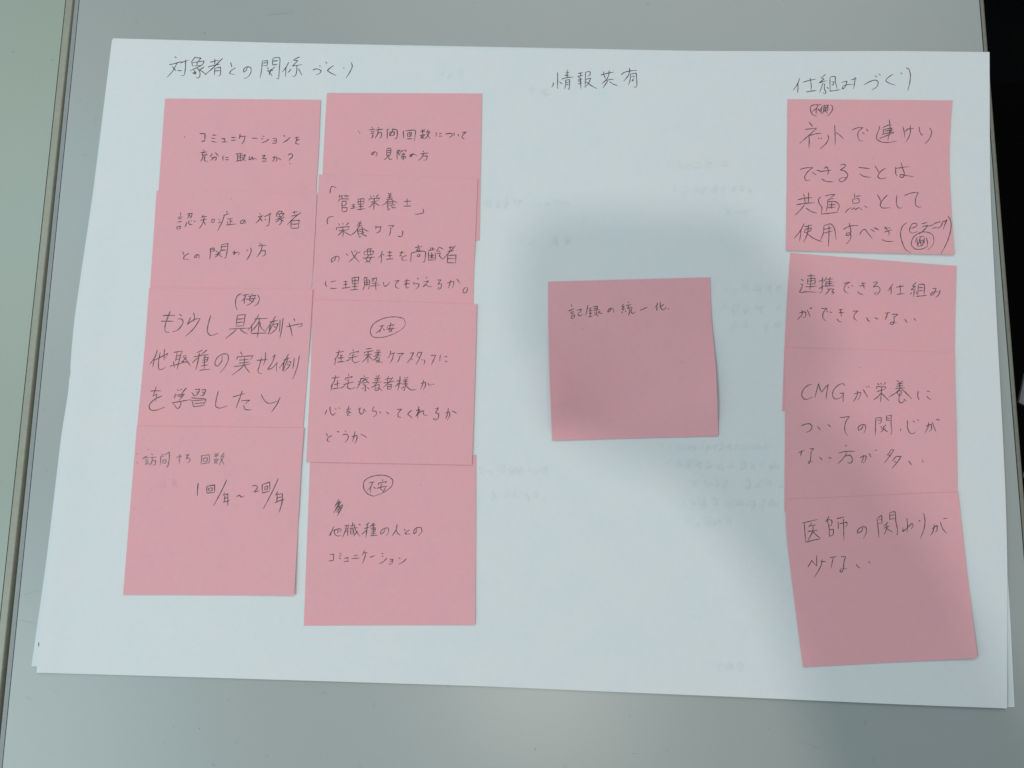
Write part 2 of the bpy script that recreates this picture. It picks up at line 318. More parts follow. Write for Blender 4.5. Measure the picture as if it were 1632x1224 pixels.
# ------------------------------------------------------------------ handwriting, traced stroke by stroke
INK = """@sheet 240 70 4.8 heading over the two left columns of notes
183,98 200,108|143,160 200,146 240,132|205,140 170,205 125,255|165,170 195,208|225,148 290,125|268,120 264,200 255,240 232,242|205,203 240,205
345,98 310,140|345,105 385,108 360,138|315,140 320,167|315,143 410,130 395,160 320,168|355,138 355,165|385,168 340,188 300,205|350,178 375,210 375,250 360,263 345,252|330,200 350,225 322,222 345,235|350,215 320,222|410,175 370,200|375,198 425,235
455,140 525,125|490,115 490,160|440,175 530,155|550,110 480,180 415,237|490,185 488,240|490,187 535,177 530,240 515,243|490,207 532,203
612,140 622,180|650,182 615,205 603,225 640,235
740,175 730,205 712,215 712,195 735,175 765,180 768,215 745,250 715,265
855,125 850,190 838,262|862,130 895,128 890,165 862,165|862,147 892,145|935,108 985,105 984,200 978,270 962,262|935,110 932,160|935,130 975,128|932,160 970,155|892,180 905,195|950,175 915,205|890,205 940,202|922,190 905,240|900,208 932,245
1055,140 1035,180 1008,215|1035,180 1030,250|1140,98 1090,125|1090,125 1125,128 1085,170 1160,158|1118,165 1115,225 1100,250 1085,245|1075,190 1050,220|1130,190 1158,240
1240,200 1270,190 1305,205 1290,228 1265,235|1290,165 1300,172|1338,138 1352,150
1400,165 1360,195 1352,205 1385,225 1420,242
1475,180 1482,190|1535,140 1543,170 1525,215 1495,260
@sheet 860 90 9.067 heading over the single middle note
200,375 195,410 172,445|258,230 262,330 258,465|285,365 330,395|372,240 432,228|398,190 400,300|360,275 425,268|315,328 400,305 490,297|375,335 378,400 360,468|375,342 432,335 432,430 425,480 408,462|385,375 425,370|382,410 425,400
555,245 628,235|590,228 594,290|548,290 625,272|560,300 600,320|550,340 615,325|555,362 602,350|555,395 612,378|592,320 598,465|662,230 660,330 655,450|662,232 715,215 732,235 722,275 690,285|670,330 740,312 715,370 660,440|670,365 710,395 780,440 830,462
885,268 970,245 1075,225|925,215 930,270 955,325|1003,200 1000,255 970,330 895,395|925,360 1000,335 1075,328|985,350 950,400 912,458|1010,362 1070,400 1125,422
1178,265 1215,235 1300,210 1405,200|1297,165 1300,215 1270,290 1215,358|1310,255 1310,330 1283,415|1310,258 1395,240 1402,330 1400,430 1382,450 1358,430|1322,292 1368,285 1370,300|1330,355 1365,348|1365,320 1335,345
@sheet 1250 90 5.829 heading over the right column of notes
143,202 120,260 83,312|125,245 128,290 124,338|170,240 230,222 290,210|240,200 250,265 248,320|205,330 255,322 298,315
383,165 340,200|340,200 370,208 322,245 400,222|360,245 345,290 328,335|375,250 372,300 386,335 375,348 360,335|395,285 415,300|425,195 425,260 425,318|425,190 470,185 475,240 492,300|440,238 465,235 450,270|440,262 458,262|420,322 470,315 520,308
532,240 582,228 570,270 550,300 537,300 548,275 590,262 650,258|657,188 655,240 642,302|620,218 672,205
742,263 790,235 850,220 872,235 860,280 812,312|842,178 862,192|873,163 897,175
1010,162 960,200 943,225 975,248 1032,265
1080,148 1095,165|1132,105 1152,112 1170,160 1168,230 1148,315
@r1 1250 150 5.829 small bracketed word
285,97 250,110 242,145 265,190 300,207|428,98 450,115 440,160 400,203|283,100 345,97|315,100 300,130 258,165|300,125 295,190|310,135 345,172|355,105 330,150|345,130 345,180|360,110 415,100|375,100 375,150 345,185|360,130 405,122 400,150 362,160|365,120 362,165|410,105 380,150 400,178
@r1 1250 150 5.829 first line
228,258 262,300|190,328 250,322 300,315|300,315 260,355 205,405 142,460|228,375 232,440 228,500|235,385 290,368 345,363
315,405 325,418|340,403 350,415|400,378 412,400 395,450 332,510
468,285 472,380 472,472|480,355 520,385 550,415
630,333 680,312 732,310|732,310 690,345 683,390 695,425 728,438|725,355 745,370|762,322 778,345
875,295 885,310 873,345 855,410 890,440 960,450 1045,435|915,310 960,290 1000,285|920,325 925,370|920,330 1000,315 985,355 925,370|935,345 1010,332|885,412 940,390 1020,355|975,235 982,330 960,430|905,375 1020,350
1100,298 1112,340 1120,400|1122,350 1140,328 1205,318|1170,288 1172,350 1155,400 1128,448
1252,305 1258,350 1278,383 1290,370|1350,312 1368,345 1350,410 1305,465
@r1 1250 150 5.829 second line
142,700 200,685 265,682|265,682 215,725 188,775 200,800 245,798|258,722 275,738 298,748
300,705 345,722|330,718 395,712 435,705|370,695 385,675 408,680|385,672 410,705 402,748|345,785 385,810 455,815
515,660 560,652 570,665 520,705 560,715 590,750 560,800 525,815 508,800 520,782 585,775
690,680 740,685 795,692|700,740 740,765 805,772
842,665 862,700 885,735|940,685 890,725 868,765 890,785 945,778
1035,675 1035,740 1048,762|1035,690 1100,680 1155,673|1085,638 1100,690 1115,740 1105,772 1075,770 1078,748 1130,755 1200,767
@r1 1250 290 5.829 third line
125,165 190,150 260,146|180,110 190,160 195,205|225,98 225,150 222,195|110,212 200,198 280,192|190,210 150,260 100,310|200,240 250,275 303,290
340,135 318,160 325,200 348,235 342,298|342,298 400,292 500,282|380,130 430,118 470,118 425,150|405,162 460,155|405,165 400,230 388,275|405,182 480,185 510,215 500,260 485,278|410,213 480,208|400,240 475,235|440,185 440,250
652,108 652,150|660,132 715,128|632,165 640,198|632,162 690,155 695,190 640,200|568,282 600,250 625,240|625,258 650,238 660,258 690,238 725,262|745,222 775,242
862,115 885,155 905,200|960,120 915,165 890,210 905,238 985,238
1048,120 1040,170 1048,225 1070,243 1098,235
1115,127 1180,102 1245,95|1245,95 1222,150 1220,215 1240,232 1275,232
@r1 1250 290 5.829 fourth line ending in a bracket
185,385 150,450 90,527|155,450 150,500 140,550|185,415 260,400|190,440 250,425 240,455 190,470|225,395 215,480 180,560|195,440 185,475|205,470 250,510 320,545 350,555
368,410 360,480 330,555|370,405 430,390 460,420 475,480 482,535|368,440 445,425|365,475 450,455|415,405 415,500 410,600
548,440 600,412 685,403|603,380 612,420 618,470 600,495 575,495 578,478 610,475 618,510 600,550 572,580
700,488 720,455 745,438 780,480 820,527|800,440 840,462|835,425 878,445
925,430 990,428|930,465 1003,445|935,410 950,440 975,470 970,500|905,535 950,550 1020,550
1135,378 1100,410 1080,480 1095,560 1130,630 1172,655
1165,430 1210,420 1235,400 1225,385 1195,385 1170,420 1165,460 1185,475 1240,460
1275,390 1330,375|1280,415 1335,403 1300,445 1250,485
1340,410 1390,395
1390,388 1440,372|1375,430 1430,418
1440,365 1450,375|1470,385 1450,415 1425,435
1475,360 1460,395|1475,372 1510,355 1490,400 1475,440|1505,345 1515,360
1520,315 1545,360 1548,430 1520,540 1455,668
@r1 1250 290 5.829 circled word under the bracketed word
1330,600 1270,625 1210,620 1180,580 1195,520 1250,475 1320,465 1375,490 1390,540 1370,600 1330,628
1235,515 1215,565|1235,540 1240,600|1250,510 1300,505|1265,515 1255,550 1240,590|1255,545 1295,540 1280,590 1240,600|1260,562 1285,555|1250,530 1275,590|1300,515 1300,570|1318,515 1330,560 1325,600
@r2 1250 420 5.829 first line
155,145 180,160|150,190 168,195 162,225 140,265 155,268 200,262 300,268|215,115 285,112|215,140 215,190|215,142 285,135 283,185 215,190|220,163 280,158|200,215 300,207|247,95 247,170 235,245
320,165 370,150|355,128 352,200 345,265 325,270|322,232 378,205|395,130 365,170|388,160 385,215|428,125 415,150|395,150 455,142|392,172 450,165|390,190 450,185|380,212 465,208|420,150 420,210|395,238 425,235 400,270 375,290|425,235 462,238 440,262 465,268 440,288
553,188 600,173 612,173|612,173 565,205 555,240 570,265 595,275|590,215 605,228|622,203 640,212
715,187 755,182|698,207 750,203|725,172 745,235|680,260 700,280 737,290
825,180 855,168 865,175 825,220 870,210 890,240 870,280 845,290 835,275 860,265
1010,185 990,220 960,258|995,220 992,288|1040,220 1080,212 1115,208|1075,195 1078,280|1045,285 1115,278
1225,175 1190,210 1220,212 1175,242 1225,236|1205,240 1200,310|1185,265 1170,290|1222,260 1230,285|1245,200 1240,295|1245,195 1298,195 1298,295|1250,225 1290,222|1250,255 1292,252|1225,305 1325,297
1378,235 1410,228 1395,270 1370,295 1358,288 1375,268 1410,262 1450,268|1448,245 1435,290 1405,318
@r2 1250 420 5.829 second line
140,460 185,448 200,455 195,490 175,505|165,430 165,470 122,522|212,430 228,465 242,495|235,418 262,412
345,420 400,415|400,415 365,450 358,500 385,535|395,440 405,452|425,448 440,458
505,430 545,427|505,455 558,455|520,425 530,490|490,512 505,535 532,545
638,445 685,440|685,440 650,475 650,510 675,533
765,500 775,525 795,540|840,500 872,518
935,462 985,455|962,455 950,490 935,525|1000,470 1055,470 1020,500|1020,490 1018,540 1005,568 982,560 990,545 1045,550
1120,512 1130,535 1145,550|1205,508 1225,532
@r3 1250 590 5.829 first line starting with latin capitals CMG
255,132 220,140 175,185 162,235 185,268 225,268 262,245
318,125 300,190 283,255|318,125 335,180 348,205|348,205 410,130|410,130 395,200 387,275
563,145 545,125 500,140 455,190 448,240 475,268 520,255 545,225|515,215 558,212|552,215 545,260 548,297
645,222 710,205 700,250 680,280|680,190 675,235 640,293|735,178 752,215 775,252|762,150 770,162|780,150 790,158
865,120 880,140|895,118 905,135|945,112 920,140|858,150 860,175|858,152 945,155 930,180|860,200 935,178|905,155 900,220 895,297|895,215 870,245 825,278|905,215 940,250 975,285
1045,95 1065,110|1103,98 1075,120|1045,130 1105,122|1040,150 1105,142|1030,172 1120,165|1070,110 1075,180|1075,175 1030,215 970,250|1090,175 1140,220 1185,265|1050,195 1050,220|1050,195 1085,190 1085,215 1050,225|1060,237 1095,230|1070,225 1068,290 1085,305 1110,290 1112,265|1112,268 1135,290
1245,195 1240,240 1252,278|1325,195 1352,198|1325,240 1345,265 1362,272
@r3 1250 590 5.829 second line
155,518 190,503 240,500 258,525 240,560 200,580
308,520 335,552|405,503 432,528
515,440 560,435 608,430|608,430 570,480 560,540 570,585 590,605
735,510 715,545 690,558 685,535 720,505 750,510 755,545 738,585
850,440 848,520 845,605|855,445 900,440 895,490 870,495|865,465 895,462|950,425 995,418 992,500 998,580 985,600|950,425 950,470|952,447 985,445|955,468 985,466|895,520 905,530|945,505 920,530|895,540 945,535|925,515 920,550 895,578|920,545 960,572
1078,540 1083,568|1143,465 1145,530 1165,580 1195,590 1220,570|1195,470 1212,485|1235,458 1250,468
1315,520 1365,500 1365,550 1345,570|1340,485 1335,530 1308,580|1375,485 1392,530 1408,570|1410,462 1430,458 1445,468
@r3 1250 590 5.829 third line
135,765 185,745|160,750 150,800|235,730 272,730 250,755|250,750 245,820 235,868 222,858 230,845 265,850
328,808 352,835|410,810 440,818
565,697 580,710|505,770 570,755 655,755|585,765 545,820 495,872|565,800 610,790 630,820 625,855 600,865 590,850
702,815 745,795 760,800 745,850 730,862|735,790 728,830 715,860|785,770 808,810|840,745 865,740
995,735 965,780 950,790|995,738 1018,740 985,790 930,860|965,790 990,800|1040,800 1000,845|1035,800 1085,800 1050,855 998,915|1020,845 1045,860
1155,840 1182,882|1280,835 1292,858
@r4 1250 800 5.6276 first line
160,190 230,172 297,157|178,185 185,270 192,363|192,363 250,345 322,330|250,190 215,225|235,215 285,205|210,262 300,252|258,215 255,260 210,345|255,265 322,325
400,128 370,180|370,180 385,160 425,165 420,210 400,215|385,160 400,230 405,315|400,250 440,245 435,298 405,305|470,150 540,133|480,175 485,245|495,195 560,180 562,210 545,225|530,150 532,250 535,340
705,220 695,260 655,280 655,260 690,225 730,225 738,260 710,328
830,145 840,230 850,320|838,145 872,118 872,190 845,192|845,160 870,155|945,98 945,160|945,95 990,88 1000,170 1015,260 1012,298 1000,285|948,120 990,115|948,155 992,145|885,205 900,210|930,180 900,220|890,235 945,215|920,205 915,250 893,292|915,235 975,272
1098,145 1105,200 1100,275|1065,230 1062,265 1100,235 1145,190 1155,210 1135,245
1210,160 1218,180|1250,102 1262,170 1250,250 1217,332
1325,240 1370,210 1365,265 1350,270|1345,200 1335,260 1310,300|1400,180 1420,240 1460,285|1425,150 1462,145
@r4 1250 800 5.6276 second line
213,583 245,525 290,575|290,575 290,480|325,535 370,535|340,515 330,570 270,675
410,500 468,490|440,495 430,540 420,595|510,490 550,490|550,490 535,540 530,600 515,630 498,620 510,600 560,600
645,557 660,580 680,593|755,530 770,552
@a1 270 190 6.8 first line
158,188 165,196
328,155 385,153|385,153 385,195 382,235|345,238 386,236
465,172 510,175|452,205 500,208|455,240 512,250
562,215 600,210 598,245|565,248 625,245
668,198 718,198|665,228 722,225
765,160 762,190 755,215|765,188 830,185|815,187 810,230 785,270
895,205 955,207
1010,180 1030,187|995,210 1015,216|1080,215 1045,240 1000,255
1118,208 1158,208|1158,208 1155,260|1122,235 1155,232|1115,262 1158,258
1235,175 1255,185|1310,195 1270,230 1228,255
1358,200 1405,195|1385,190 1372,225|1410,218 1375,235 1368,262 1405,270
@a1 270 190 6.8 second line ending in a question mark
365,330 380,345|335,360 405,355|370,358 350,390 410,385|395,372 412,392|365,395 355,430 335,460|385,395 380,450 415,455
465,372 440,410|495,360 535,400|455,420 505,408 505,440 485,445|478,412 470,430 442,445
582,395 578,420 582,450|605,415 640,412|605,440 642,438
718,378 790,370|735,378 738,450|770,375 770,458|738,400 768,397|738,422 768,420|722,455 770,445|785,392 822,385 800,430 775,455|785,405 800,430 822,455
868,400 862,440 880,435 895,405 905,440 920,420 945,440
1000,395 1040,390 1005,425 1045,425 1040,455 1010,462 1015,445
1115,415 1165,410 1160,450 1145,455|1140,400 1130,440 1112,458|1175,420 1208,442
1285,390 1310,375 1335,385 1330,410 1300,435 1295,455|1300,480 1308,486
@a2 240 300 6.0444 first line
288,232 288,265|262,280 305,275|265,295 300,292|258,325 300,318|255,370 252,395|255,370 285,365 285,385 252,395|350,250 400,240 385,285 375,290|375,245 370,270 350,290|360,262 385,270|350,325 330,375|370,310 368,340 385,352 402,345|390,310 395,318|415,312 430,325
505,260 490,285|495,275 545,270|480,310 540,300|515,275 505,330 468,390|510,320 530,355|590,300 588,332|590,298 615,300 608,328 590,332
735,218 735,245|700,262 760,245|710,262 690,320 645,410|655,300 668,308|650,335 680,322|735,295 790,290|765,292 765,345|765,320 790,318|740,315 740,350|728,355 822,345
905,305 890,335 865,340 868,320 895,305 915,320 905,345
1050,240 1060,255|1032,275 1085,262|1075,265 1050,300 1012,338|1045,280 1078,320|1090,275 1165,240|1150,235 1145,300 1135,355 1120,365 1115,355|1100,295 1110,308
1240,215 1210,245|1235,222 1270,222 1255,240|1212,250 1215,275|1212,250 1285,240 1270,265 1218,275|1240,245 1240,270|1265,275 1200,305|1235,285 1258,305 1255,340 1235,352|1245,300 1200,330|1290,275 1255,300|1255,300 1285,320
1365,235 1420,225|1385,220 1385,250|1350,268 1410,255|1450,232 1400,270 1315,352|1355,315 1352,382|1355,315 1430,308 1425,380|1355,345 1425,342|1352,385 1428,382
@a2 240 300 6.0444 second line
308,610 322,645|370,625 325,655 315,680 368,688
455,635 440,665 420,668 430,645 460,640 470,660 455,680
575,575 575,630 570,685|580,580 612,575 610,605 582,608|585,592 610,590|680,545 678,605|682,545 745,530 738,600 722,675 705,668|682,565 735,558|678,600 725,595|625,600 640,615|680,600 640,635|620,640 680,628|650,610 650,640 620,665|645,630 690,665
805,600 805,640|785,620 815,612 795,640 840,615 855,625 845,645
928,590 932,605|965,572 968,610 945,660 920,695
1045,530 1075,545|1035,555 1112,550|1075,555 1060,610 1025,662|1060,605 1105,600 1100,645 1075,655
@a3 220 450 5.562 small bracketed word
918,97 880,120 862,180 868,220 880,245|1060,110 1075,140 1060,190 1025,212|925,115 985,105|955,112 940,145 915,165|945,140 940,190|955,140 970,155|1010,95 1010,112|975,125 1045,115 1035,130|1000,120 985,155 1030,175|1035,130 1005,180 960,205|965,150 1045,140
@a3 220 450 5.562 first line
218,295 330,295|285,255 255,330 238,400 245,440 280,442|203,345 315,345
365,280 390,300|350,325 385,325 398,350 380,390 345,425 305,438
492,268 500,310 490,350|465,310 435,375|435,375 495,330 550,320|550,320 500,400 420,480
645,290 620,380 615,440 640,470 710,450
880,290 870,390|882,290 950,285 945,330 935,385|880,325 945,318|878,358 940,350|872,390 935,385|805,415 890,410 990,405|870,420 830,455 775,498|905,415 935,440 970,455
1070,285 1040,340 970,430|1010,370 1000,455|1030,325 1150,320|1075,310 1070,400 1055,492|1075,345 1040,395 1000,440|1080,350 1090,400 1130,440|1005,455 1140,450
1220,298 1190,350 1130,425|1175,370 1160,460|1165,355 1240,335|1210,340 1190,380 1150,460|1195,375 1240,365 1225,410 1170,460|1200,390 1225,400|1258,330 1250,440|1285,315 1275,400 1258,492
1315,395 1400,375 1455,365 1450,385 1420,395|1380,318 1390,345|1340,360 1355,420 1368,478
@a3 220 450 5.562 second line
170,600 150,660 105,722|145,670 130,750|145,690 265,630 245,670|235,590 230,690|195,620 180,720 185,770 215,770 245,750
315,622 400,608|345,620 330,700|385,615 365,690 345,770|335,655 380,645|330,685 372,675|280,745 370,720 430,700|312,700 322,755|395,655 430,650|400,660 430,690 465,745|430,660 385,720|380,700 440,712
570,600 520,625|495,660 575,645|545,625 530,700 510,775|535,665 480,715|610,600 560,640|570,650 625,640|575,670 620,662 610,700 565,710|570,690 620,680|595,640 585,770|555,740 620,730|545,780 635,770
745,650 740,700 700,745 680,725 700,670 755,635 795,640 800,680 770,750 727,800
905,615 925,645|880,655 875,685|885,660 1018,650 990,690|895,690 980,680|895,715 985,705|850,745 1000,720|945,665 935,735 835,822|940,735 965,770 990,800
1050,690 1150,680|1130,620 1125,690 1110,735|1095,665 1075,740 1062,790 1080,810 1100,805
1190,665 1215,640 1190,710 1148,770 1180,765 1235,710 1225,760 1230,790
1335,632 1300,700 1250,760|1295,695 1280,785|1290,690 1345,668|1330,670 1310,720 1280,790|1320,710 1355,700 1340,745 1290,790|1320,725 1340,735|1385,670 1370,765|1430,648 1410,750 1370,858
@a3 220 450 5.562 third line
108,965 200,962|160,925 140,990 130,1010|130,1010 165,990 155,1060|215,1005 140,1040 98,1095 110,1130 150,1135 240,1105
345,950 365,960|375,945 390,955|430,935 385,990|330,985 320,1030|335,1000 410,990 375,1020|350,1010 400,1005 365,1045|295,1070 380,1055 470,1040|365,1050 380,1070 365,1110 350,1118 310,1070
505,950 545,945 520,1000 490,1000|510,970 530,975|515,990 535,985|560,955 600,950 580,1000 550,1005|565,975 585,978|570,1000 590,990|475,975 500,1010|470,1022 600,1030|465,1050 605,1040 580,1090|480,1055 490,1105|500,1072 590,1065|485,1100 580,1090
710,965 690,1050 690,1100 720,1115 790,1095
840,1015 945,985|925,960 900,1030 868,1115|915,1050 990,1045 950,1075|935,1090 950,1125 1005,1130
1090,990 1115,1040 1150,1070 1215,1060 1240,1045|1260,1018 1235,1075 1182,1150
@a4 190 660 5.2645 first line in fainter grey pencil
145,330 150,338|148,405 153,413|240,296 245,302
195,375 235,350|215,365 248,362|215,385 245,383|218,400 242,398|222,412 222,428|222,412 245,410 243,425|270,330 280,345|255,365 315,358|280,362 275,395 255,432|275,392 305,388 298,425 280,428
345,350 342,430|350,345 370,335|350,360 375,352|378,345 420,318 418,380 405,445 392,438|365,385 365,410|365,385 392,382 390,408 365,412
478,362 530,352|505,335 508,370 495,385 508,390 500,418
555,345 585,338 560,372 590,370 590,400 565,405
690,345 685,425|690,350 755,340 755,395 745,418|705,370 705,395|705,370 738,365 735,392 705,398|695,415 748,408
800,330 810,345|830,325 815,350|790,352 835,348|812,330 812,368|790,385 840,378|815,370 800,400 830,415|830,385 795,415|880,325 850,360|850,355 885,350|875,355 850,400 840,430|850,365 880,425
@a4 190 660 5.2645 second line in darker strokes
662,580 655,685
735,605 735,662|735,605 800,595 798,655|750,622 750,645|750,622 780,618 778,640 750,645|735,662 798,656
903,550 860,640 790,770
885,658 870,685|880,680 918,668|880,705 915,700|870,740 925,725|885,685 882,735|908,665 910,770
985,695 1005,680 1025,697 1050,685
1115,605 1145,598 1160,615 1130,655|1130,655 1175,640
1200,590 1200,660|1200,592 1262,570 1262,640|1222,608 1222,635|1222,608 1245,602 1243,630 1222,638|1200,662 1262,645
1335,540 1290,640 1208,795
1330,650 1310,685|1320,675 1370,665|1318,705 1365,695|1305,745 1385,715|1325,680 1320,740|1368,665 1365,740 1340,825
@b1 500 180 5.829 first line
410,165 415,170|425,180 428,184
540,130 545,145|515,158 570,152|530,175 565,170|530,192 562,188|540,205 552,205 545,225 530,235|600,130 605,145|575,158 645,150|600,155 595,190 570,235|595,185 630,180 625,225 610,232
680,155 680,240|680,155 700,152|725,150 772,158 775,210 765,240 750,240|705,175 705,215|705,180 750,175 745,205 710,210|735,155 705,215
832,165 835,235|850,165 945,162 942,210 935,255|870,185 870,220|872,185 905,182 900,215 870,220|885,190 895,210|865,240 915,238
1000,155 1010,165|1030,150 1020,165|990,175 1040,168|1012,152 1010,195|985,210 1040,200|1015,195 995,225 1030,240|1030,205 990,240|1068,155 1045,185|1050,180 1082,175|1075,180 1055,215 1035,243|1050,190 1080,240
1138,178 1135,220|1165,192 1188,190|1160,215 1192,213
1222,198 1260,190 1285,192 1285,210 1258,228
1303,182 1305,215|1340,195 1348,215
1378,182 1418,175|1418,175 1385,205 1375,225 1400,243
@b1 500 180 5.829 second line
560,365 555,385 535,388 545,368 575,362 590,378 575,402
680,335 678,395|680,330 715,328 712,392|685,350 712,348|685,370 712,368|680,393 712,390|688,398 675,420 652,437|700,398 698,425 712,433 728,425
775,345 775,435|778,348 800,345 785,370 800,385 785,395|815,345 805,375|815,355 835,350|840,345 860,345 850,365|825,370 845,385|810,390 850,385|808,405 858,402|832,400 832,435 822,432|820,412 810,425|845,412 858,422
895,380 910,405|925,375 900,410 890,400 910,385 940,385 960,400
1015,352 1022,365|990,380 1065,372|1020,378 1005,410 975,443|1015,400 1055,398 1045,435 1020,440
@b2 500 180 5.829 first line in corner brackets
150,748 160,690|160,690 170,682 208,695
238,760 235,790|240,772 275,768|255,772 262,785|295,758 285,785|290,772 330,768|308,772 312,785|235,800 232,825|238,800 322,798 315,812|265,785 268,800|262,820 262,915|262,820 300,818 298,855 265,860|265,880 310,878 305,912 262,918
355,855 385,850|352,872 385,868|370,852 368,885|342,890 395,880|410,800 412,850|410,800 468,795 465,845|412,825 465,820|412,850 465,845|438,798 438,895|415,872 462,868|405,897 475,888
525,770 535,785|555,765 560,780|600,758 580,785|515,795 512,815|518,798 612,790 600,808|530,830 600,815|562,795 560,850 558,900|555,835 535,860 510,878|565,832 590,850 612,865
690,742 702,755|718,742 705,760|690,768 725,762|682,785 730,778|672,802 735,795|705,755 705,800|700,798 670,835 630,862|715,798 745,820 778,832|685,825 690,905|690,825 735,820 732,850 690,858|692,840 732,838|690,905 712,885|755,850 735,865|715,860 735,880 765,878
838,822 905,818|868,795 868,862|832,865 905,862
1015,890 1020,930|1018,930 980,938 942,942
@b2 500 180 5.829 second line in corner brackets
128,1035 125,990 140,970 185,962
230,1025 240,1042|268,1022 272,1038|325,1018 300,1045|215,1062 210,1088|218,1065 330,1055 318,1075|230,1095 325,1080|268,1060 270,1155|265,1098 240,1125 222,1140|275,1098 305,1118 340,1135
412,1010 422,1020|440,1005 428,1025|405,1035 445,1028|398,1052 455,1045|425,1020 425,1060|420,1058 390,1100 340,1140|440,1058 475,1085 510,1100|408,1085 412,1120 425,1158|412,1088 455,1080 452,1115 415,1122|415,1103 450,1100|425,1158 440,1145|470,1105 455,1120|440,1120 465,1135 495,1145
580,1045 572,1078|578,1062 635,1055|622,1060 612,1100 580,1118
690,1050 745,1045 725,1070|715,1062 712,1110 700,1142
825,1092 825,1130 815,1150|815,1150 780,1145
@b2 500 370 6.0444 third line
215,230 200,270 170,290 168,265 205,235 240,235 245,262 232,290
310,208 332,225|362,178 380,220 440,290|425,185 380,250 335,290|430,200 450,190|395,175 400,190
510,165 565,160|485,185 485,215|488,185 575,182 568,212 485,218|515,165 518,215|545,163 545,212|470,250 590,240|530,222 505,265 550,298|555,235 535,275 495,290
660,180 645,225 618,250|650,215 648,300|660,212 680,222|712,195 755,192|732,180 735,258|705,228 758,225|698,262 768,258
825,200 870,192|848,182 838,215 825,232 850,225|895,222 850,245 852,268 900,268
1005,122 1010,140|975,148 1045,138|1000,160 990,178 1020,175 1015,155 1000,160|940,200 935,290|940,200 1010,185 1075,188 1075,240 1062,288 1045,285|1000,215 998,235 1022,232 1020,212 1000,215
1125,145 1125,170|1145,158 1160,155|1142,145 1142,170|1102,177 1170,165|1105,190 1102,270|1102,270 1170,268|1170,268 1168,195|1135,195 1135,260|1110,228 1160,225|1150,210 1118,255|1125,225 1160,258|1208,140 1180,190|1208,142 1248,165|1195,185 1220,182|1185,205 1222,200 1205,235|1205,218 1222,240 1240,262
1300,150 1345,140|1320,135 1310,180|1290,185 1350,175|1365,130 1320,180 1240,262|1290,225 1285,295|1290,225 1370,220 1365,298|1295,255 1362,252|1285,295 1365,298
@b2 500 370 6.0444 fourth line
118,468 112,500 128,527|165,480 218,468|160,540 190,543 225,540
285,478 328,472|308,475 308,532|285,507 328,502|270,540 350,530|368,440 372,500|368,440 432,432 425,498|370,470 428,465|372,500 428,495|398,435 395,555|365,525 428,520|350,558 430,552
495,430 480,460|492,440 515,435 505,460|485,465 490,510 472,558|488,465 535,460 535,520 530,548 520,540|490,485 532,482|490,508 532,502|510,465 510,520|555,450 605,440 600,475 585,480|578,445 562,480|560,492 620,488|548,520 638,505|595,485 600,560
670,480 680,520 690,522 735,482
778,472 825,462|825,462 790,500 790,530 825,545
870,472 925,465|898,450 888,500 890,540 918,532|868,502 925,495
998,440 1008,455|965,478 962,502 985,495 1012,500 1005,530 980,548
1080,430 1092,445|1058,480 1105,470 1080,500 1052,525 1085,508 1105,525 1140,520
1190,462 1225,460 1195,500 1230,498 1225,535 1205,550 1192,540 1210,528
1285,490 1345,472 1350,500 1335,540|1320,460 1310,500 1295,542|1378,450 1410,500
1455,535 1438,560 1440,582 1462,585 1480,555 1475,532 1455,535
@b3 490 490 5.3214 word inside a wide oval
830,130 815,95 740,80 640,95 560,140 532,200 550,245 610,255 690,240 790,190 828,150 830,130
610,160 650,148|640,152 620,185 580,218|618,185 612,215|640,180 655,195
705,130 708,148|680,158 675,172|685,155 735,145 722,160|705,160 690,185 715,205|725,170 705,200 685,212|670,185 745,175
@b3 490 490 5.3214 first line
240,385 310,372|270,360 255,410 228,440|240,425 232,490|275,410 300,402|285,400 285,455|255,432 310,425|250,465 315,458
325,455 362,440|385,355 390,372|362,390 358,405|365,388 435,372 425,388|400,395 375,408|345,430 430,410|385,405 380,450 400,468 445,455
495,355 545,345|515,345 518,355|485,378 480,392|488,378 560,365|480,405 550,395|515,370 512,470|512,405 490,440 462,465|518,405 550,445
585,360 592,370|612,355 602,370|570,385 625,378|575,400 615,395|560,415 625,408|598,370 598,410|595,410 575,435 550,450|580,430 582,465|585,430 610,425 605,448 585,450|582,465 605,462 600,450 620,465 640,460
705,365 700,400 680,430|705,395 745,385|730,395 720,435 700,468
760,392 815,390 790,412|785,405 778,435 760,468
870,388 900,382 880,425 845,470|875,430 892,445
940,375 925,415|940,385 970,378 950,430 920,485|935,415 955,430
968,440 972,448|985,440 995,455 985,485
1045,408 1088,402|1088,402 1070,445 1050,488
1128,402 1122,458|1165,415 1185,417|1170,450 1178,460 1190,460
@b3 490 490 5.3214 second line
205,600 270,590|240,575 225,630 195,670|212,650 195,710|255,615 252,680|225,655 275,645|210,690 285,680
285,685 320,662|345,562 350,580|320,600 318,615|322,600 380,585 372,600|355,610 330,625|305,655 395,630|350,625 340,680 365,692 405,678
480,575 485,590|445,605 520,595|452,605 440,655 415,690|430,625 440,635|425,655 445,645|468,618 510,610|490,605 455,645|490,615 525,645|475,640 505,635|475,640 480,660 505,655|490,660 492,710 480,705|475,680 465,695|505,678 525,695
580,578 590,590|610,572 598,590|565,605 620,600|568,620 612,616|550,640 630,632|595,590 592,635|590,635 565,665 540,680|575,660 572,705|578,660 610,655 605,680 578,685|572,705 600,700 610,685 635,708
655,610 710,600|685,582 678,635|645,640 740,622|725,590 690,635 640,680|680,655 678,695|682,655 710,650 708,690|682,672 706,670|680,695 708,690
